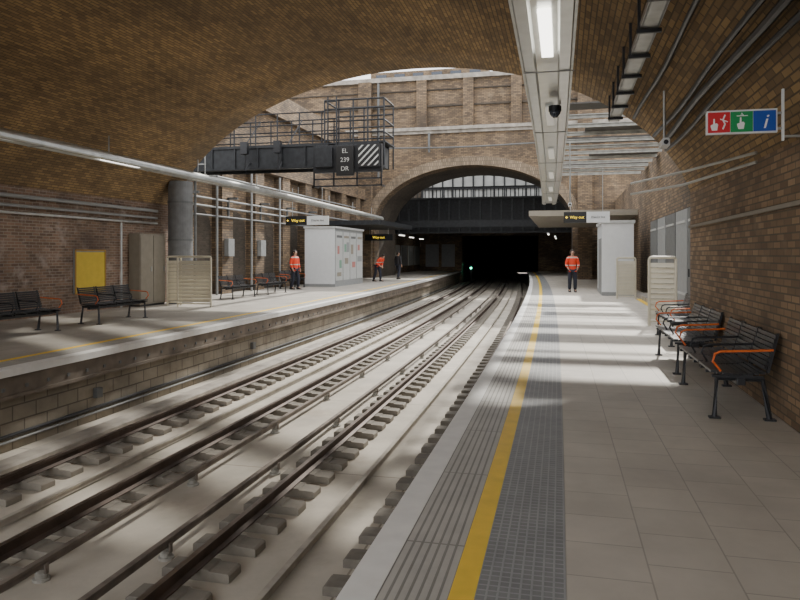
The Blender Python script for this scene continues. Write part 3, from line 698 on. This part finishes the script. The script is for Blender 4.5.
e=empty("access_platform",(-12.9,20.6,4.1),label="pale galvanised access platform with rails beside the gantry",cat="platform")
MB().box(0,1.6,-0.6,0.5,0.0,0.07).make("deck",'steel',parent=e)
b=MB()
for z in (0.4,0.75,1.1): b.tube([(0,-0.58,z),(1.6,-0.58,z)],0.02,6)
for x in (0.05,0.8,1.58): b.tube([(x,-0.58,0),(x,-0.58,1.1)],0.02,6)
b.make("handrail",'steel',parent=e)

# ------------------------------------------------------------------ far girder bridge
e=empty("girder_bridge",(-6,52,3.3),label="deep dark ribbed steel girder bridge with fine upright railings",cat="bridge")
b=MB(); b.poly([(-7.6,0),(7.3,0),(7.3,1.9),(5.6,2.6),(-5.6,2.6),(-7.6,1.9)],'xz',0,0.3)
b.make("girder",'darksteel',parent=e)
b=MB()
for i in range(19):
    x=-7.4+i*0.8; top=2.5 if abs(x)<5.6 else 1.85
    b.box(x,x+0.12,-0.18,0,0.05,top)
b.box(-7.6,7.3,-0.22,0.4,-0.08,0.06).box(-5.6,5.6,-0.22,0.4,2.56,2.68)
b.make("stiffener",'ribsteel',parent=e,label="dark grey steel ribs and flanges")
MB().box(-7.6,7.3,0.3,13.8,1.6,2.0).make("deck",'darksteel',parent=e)
b=MB()
for i in range(50):
    x=-7.5+i*0.3; b.box(x,x+0.07,0.08,0.13,2.0,3.45)
b.box(-7.5,7.3,0.05,0.15,3.4,3.52); b.make("parapet_railing",'darksteel',parent=e)
e=empty("glazed_roof",(-6,65.5,7.0),label="dusty glazed roof lights beyond the girder bridge",cat="glazed roof")
b=MB()
for i in range(16): x=-7.5+i*1.0; b.box(x,x+0.14,0,0.1,-1.5,4.0)
b.box(-7.5,7.6,-0.02,0.12,-1.5,-1.4).box(-7.5,7.6,-0.02,0.12,0.9,1.05)
b.make("glazing_bars",'darksteel',parent=e)
MB().box(-7.5,7.6,0.13,0.15,-1.5,4.0).make("panes",'pane',parent=e)
meta(MB().box(-12.3,0.3,49.6,49.9,3.6,4.1).make("cross_girder",'darksteel'),"dark steel cross girder under the bridge","girder")
e=empty("tunnel_signal",(-8.9,67.5,BED),label="small signal post showing a green light in the tunnel mouth",cat="signal")
MB().box(-0.05,0.05,0,0.1,0,1.0).make("post",'black',parent=e)
MB().box(-0.15,0.15,-0.05,0.15,1.0,1.7).make("signal_head",'black',parent=e,bevel=0.02)
MB().tube([(0,-0.1,1.4),(0,-0.05,1.4)],0.09,16).make("lens",'gsig',parent=e,label="green glowing lens")
e=empty("brick_building",(-32,112,BED-0.25),label="brick building with dark sash windows above the bridge",cat="building")
MB().box(0,20,0,8,0,34).make("facade",'stock',parent=e)
for i in range(6):
    MB().box(1+i*3.2,2.8+i*3.2,-0.1,0,31.6,33.6).make("window",'glass',parent=e)
# ------------------------------------------------------------------ people
def skinned(name,nodes,edges,mat,parent,root,sub=2):
    names=list(nodes); me=bpy.data.meshes.new(name)
    me.from_pydata([nodes[n][0] for n in names],[(names.index(a),names.index(b)) for a,b in edges],[])
    o=bpy.data.objects.new(name+"_tmp",me); C.objects.link(o)
    o.modifiers.new("skin",'SKIN'); s=o.modifiers.new("sub",'SUBSURF'); s.levels=sub
    for i,n in enumerate(names):
        r=nodes[n][1]; sv=me.skin_vertices[0].data[i]; sv.radius=(r,r) if not isinstance(r,tuple) else r
        sv.use_root=(n==root)
    bpy.context.view_layer.update()
    m2=bpy.data.meshes.new_from_object(o.evaluated_get(bpy.context.evaluated_depsgraph_get()))
    bpy.data.objects.remove(o)
    for p in m2.polygons: p.use_smooth=True
    m2.materials.clear(); m2.materials.append(M[mat])
    q=bpy.data.objects.new(name,m2); C.objects.link(q); q.parent=parent; return q
def person(loc,rot,stride,arms,top,label,hair='hair',bend=0.0):
    e=empty("person",loc,rot,label=label,cat="person",group=None)
    s=stride
    def R(p):
        p=Vector(p)
        if not bend: return p
        y,z=p.y,p.z-0.97; c,sn=math.cos(bend),math.sin(bend)
        return Vector((p.x,y*c-z*sn,0.97+y*sn+z*c))
    def leg(n): return n=='pel' or n=='low' or n[1:] in ('hip','knee','ank','toe')
    def bendnodes(D): return {k:((tuple(v[0]) if leg(k) else tuple(R(v[0]))),v[1]) for k,v in D.items()}
    def bendobj(o):
        if bend:
            for v in o.data.vertices: v.co=R(v.co)
        return o
    N={'pel':((0,0,0.97),(0.13,0.10)),'waist':((0,0,1.12),(0.125,0.09)),'chest':((0,0,1.32),(0.15,0.10)),'neck0':((0,0.01,1.46),(0.07,0.06)),
       'neck':((0,0,1.52),0.052),'jaw':((0,-0.02,1.585),(0.06,0.068)),'face':((0,-0.015,1.655),(0.073,0.088)),'crown':((0,0.0,1.735),(0.055,0.062)),
       'nose':((0,-0.115,1.635),0.012)}
    E=[('pel','waist'),('waist','chest'),('chest','neck0'),('neck0','neck'),('neck','jaw'),('jaw','face'),('face','crown'),('face','nose')]
    J={}
    for sd,sg in (('L',-1),('R',1)):
        st=s*sg; bd=0.06+abs(s)*0.15
        J[sd]=dict(hip=(sg*0.095,0,0.9),knee=(sg*0.105,-0.03-st*0.5-bd*0.3,0.5),ank=(sg*0.11,0.02-st,0.09),toe=(sg*0.125,-0.13-st,0.035))
        a=arms[0 if sg<0 else 1]
        J[sd].update(sh=(sg*0.185,0,1.425),el=(sg*0.255,0.04-a*0.08,1.14),wr=(sg*0.25-sg*a*0.10,-0.03-a*0.22,0.90+a*0.22))
        w=Vector(J[sd]['wr']); d=(w-Vector(J[sd]['el'])).normalized()
        pal=w+d*0.07; j=J[sd]
        N.update({sd+'hip':(j['hip'],0.088),sd+'knee':(j['knee'],0.058),sd+'ank':(j['ank'],0.04),sd+'toe':(j['toe'],0.035),
                  sd+'sh':(j['sh'],0.06),sd+'el':(j['el'],0.043),sd+'wr':(j['wr'],0.028),sd+'pal':(tuple(pal),(0.036,0.016))})
        E+=[('pel',sd+'hip'),(sd+'hip',sd+'knee'),(sd+'knee',sd+'ank'),(sd+'ank',sd+'toe'),('neck0',sd+'sh'),(sd+'sh',sd+'el'),(sd+'el',sd+'wr'),(sd+'wr',sd+'pal')]
        for k,ln in enumerate((0.075,0.085,0.08,0.065)):
            o1=pal+Vector((0,(k-1.5)*0.02,0))+d*0.03; o2=o1+d*ln*0.5+Vector((-sg*0.008,0,0)); o3=o2+d*ln*0.45+Vector((-sg*0.02,0,0))
            N.update({f'{sd}f{k}a':(tuple(o1),0.009),f'{sd}f{k}b':(tuple(o2),0.008),f'{sd}f{k}c':(tuple(o3),0.007)})
            E+=[(sd+'pal',f'{sd}f{k}a'),(f'{sd}f{k}a',f'{sd}f{k}b'),(f'{sd}f{k}b',f'{sd}f{k}c')]
        t1=w+d*0.03+Vector((0,-0.035,0)); t2=t1+d*0.04+Vector((-sg*0.01,-0.01,0))
        N.update({sd+'t1':(tuple(t1),0.010),sd+'t2':(tuple(t2),0.008)}); E+=[(sd+'wr',sd+'t1'),(sd+'t1',sd+'t2')]
    skinned("body",bendnodes(N),E,'skin',e,'pel')
    T={'pel':((0,0,0.99),(0.155,0.125))}; TE=[]
    U={'low':((0,0,0.90),(0.175,0.14)),'pel':((0,0,1.0),(0.165,0.135)),'chest':((0,0,1.32),(0.19,0.135)),'neck0':((0,0.01,1.45),(0.10,0.085)),'col':((0,0.01,1.50),(0.075,0.07))}
    UE=[('low','pel'),('pel','chest'),('chest','neck0'),('neck0','col')]
    for sd in 'LR':
        j=J[sd]
        an=Vector(j['ank']); T.update({sd+'hip':(j['hip'],0.115),sd+'knee':(j['knee'],0.085),sd+'ank':(tuple(an),0.07)})
        TE+=[('pel',sd+'hip'),(sd+'hip',sd+'knee'),(sd+'knee',sd+'ank')]
        w=Vector(j['wr']); el=Vector(j['el']); wr=el+(w-el)*0.93
        U.update({sd+'sh':(j['sh'],0.085),sd+'el':(j['el'],0.065),sd+'wr':(tuple(wr),0.05)}); UE+=[('neck0',sd+'sh'),(sd+'sh',sd+'el'),(sd+'el',sd+'wr')]
        t=Vector(j['toe']); a2=Vector(j['ank'])
        MB().poly([(a2.y+0.06,0),(a2.y+0.065,0.10),(a2.y-0.04,0.11),(t.y+0.02,0.06),(t.y-0.05,0.035),(t.y-0.06,0)],'yz',a2.x-0.05,a2.x+0.05).make("shoe",'shoe',parent=e,bevel=0.012)
    skinned("trousers",T,TE,'navy',e,'pel'); skinned("jacket",bendnodes(U),UE,top,e,'pel')
    b=MB(); b.tube([(0,0.03,1.60),(0,0.03,1.66),(0,0.015,1.72),(0,0.01,1.76),(0,0.01,1.785)],[0.075,0.092,0.088,0.06,0.01],14); bendobj(b.make("hair",hair,parent=e,smooth=True))
    for sg in (-1,1):
        bendobj(MB().tube([(sg*0.03,-0.098,1.66),(sg*0.03,-0.088,1.66)],0.009,8).make("eye",'shoe',parent=e))
        bendobj(MB().tube([(sg*0.082,0.0,1.62),(sg*0.09,0.005,1.65),(sg*0.08,0.005,1.675)],[0.008,0.014,0.008],8).make("ear",'skin',parent=e))
    bendobj(MB().box(-0.022,0.022,-0.092,-0.082,1.597,1.603).make("mouth",'red',parent=e))
    return e
person((0.38,29.3,0),0.1,0.05,(0.5,0.5),'hivis',"standing worker in orange hi-vis jacket and dark trousers")
person((-11.75,28.7,0),1.2,0.10,(0.2,0.2),'hivis',"worker in orange hi-vis vest standing on the opposite platform")
person((-10.6,38.5,0),1.1,0.18,(1.2,0.9),'hivis',"worker in orange hi-vis jacket bending forward on the opposite platform",bend=0.75)
person((-10.3,42.5,0),2.6,0.15,(0.1,0.1),'darkcloth',"passenger in dark clothes walking under the canopy")

# ------------------------------------------------------------------ light
w=bpy.data.worlds.new("World"); bpy.context.scene.world=w; w.use_nodes=True
bg=w.node_tree.nodes["Background"]; bg.inputs[0].default_value=(0.97,0.97,0.98,1); bg.inputs[1].default_value=3.0
sl=bpy.data.lights.new("sun",'SUN'); sl.energy=6.0; sl.angle=0.035; sl.color=(1,0.96,0.88)
so=bpy.data.objects.new("sun",sl); C.objects.link(so)
d=Vector((-0.22,-1.0,-0.78)); so.rotation_euler=d.to_track_quat('-Z','Y').to_euler(); so.location=(0,60,50)

cam=bpy.data.cameras.new("camera"); co=bpy.data.objects.new("camera",cam); C.objects.link(co)
cam.sensor_width=36; cam.lens=36*680/800; cam.clip_end=500
co.location=(0,0,1.55); co.rotation_euler=(math.pi/2,0,math.atan(163/680)); cam.shift_y=-45/800
bpy.context.scene.camera=co
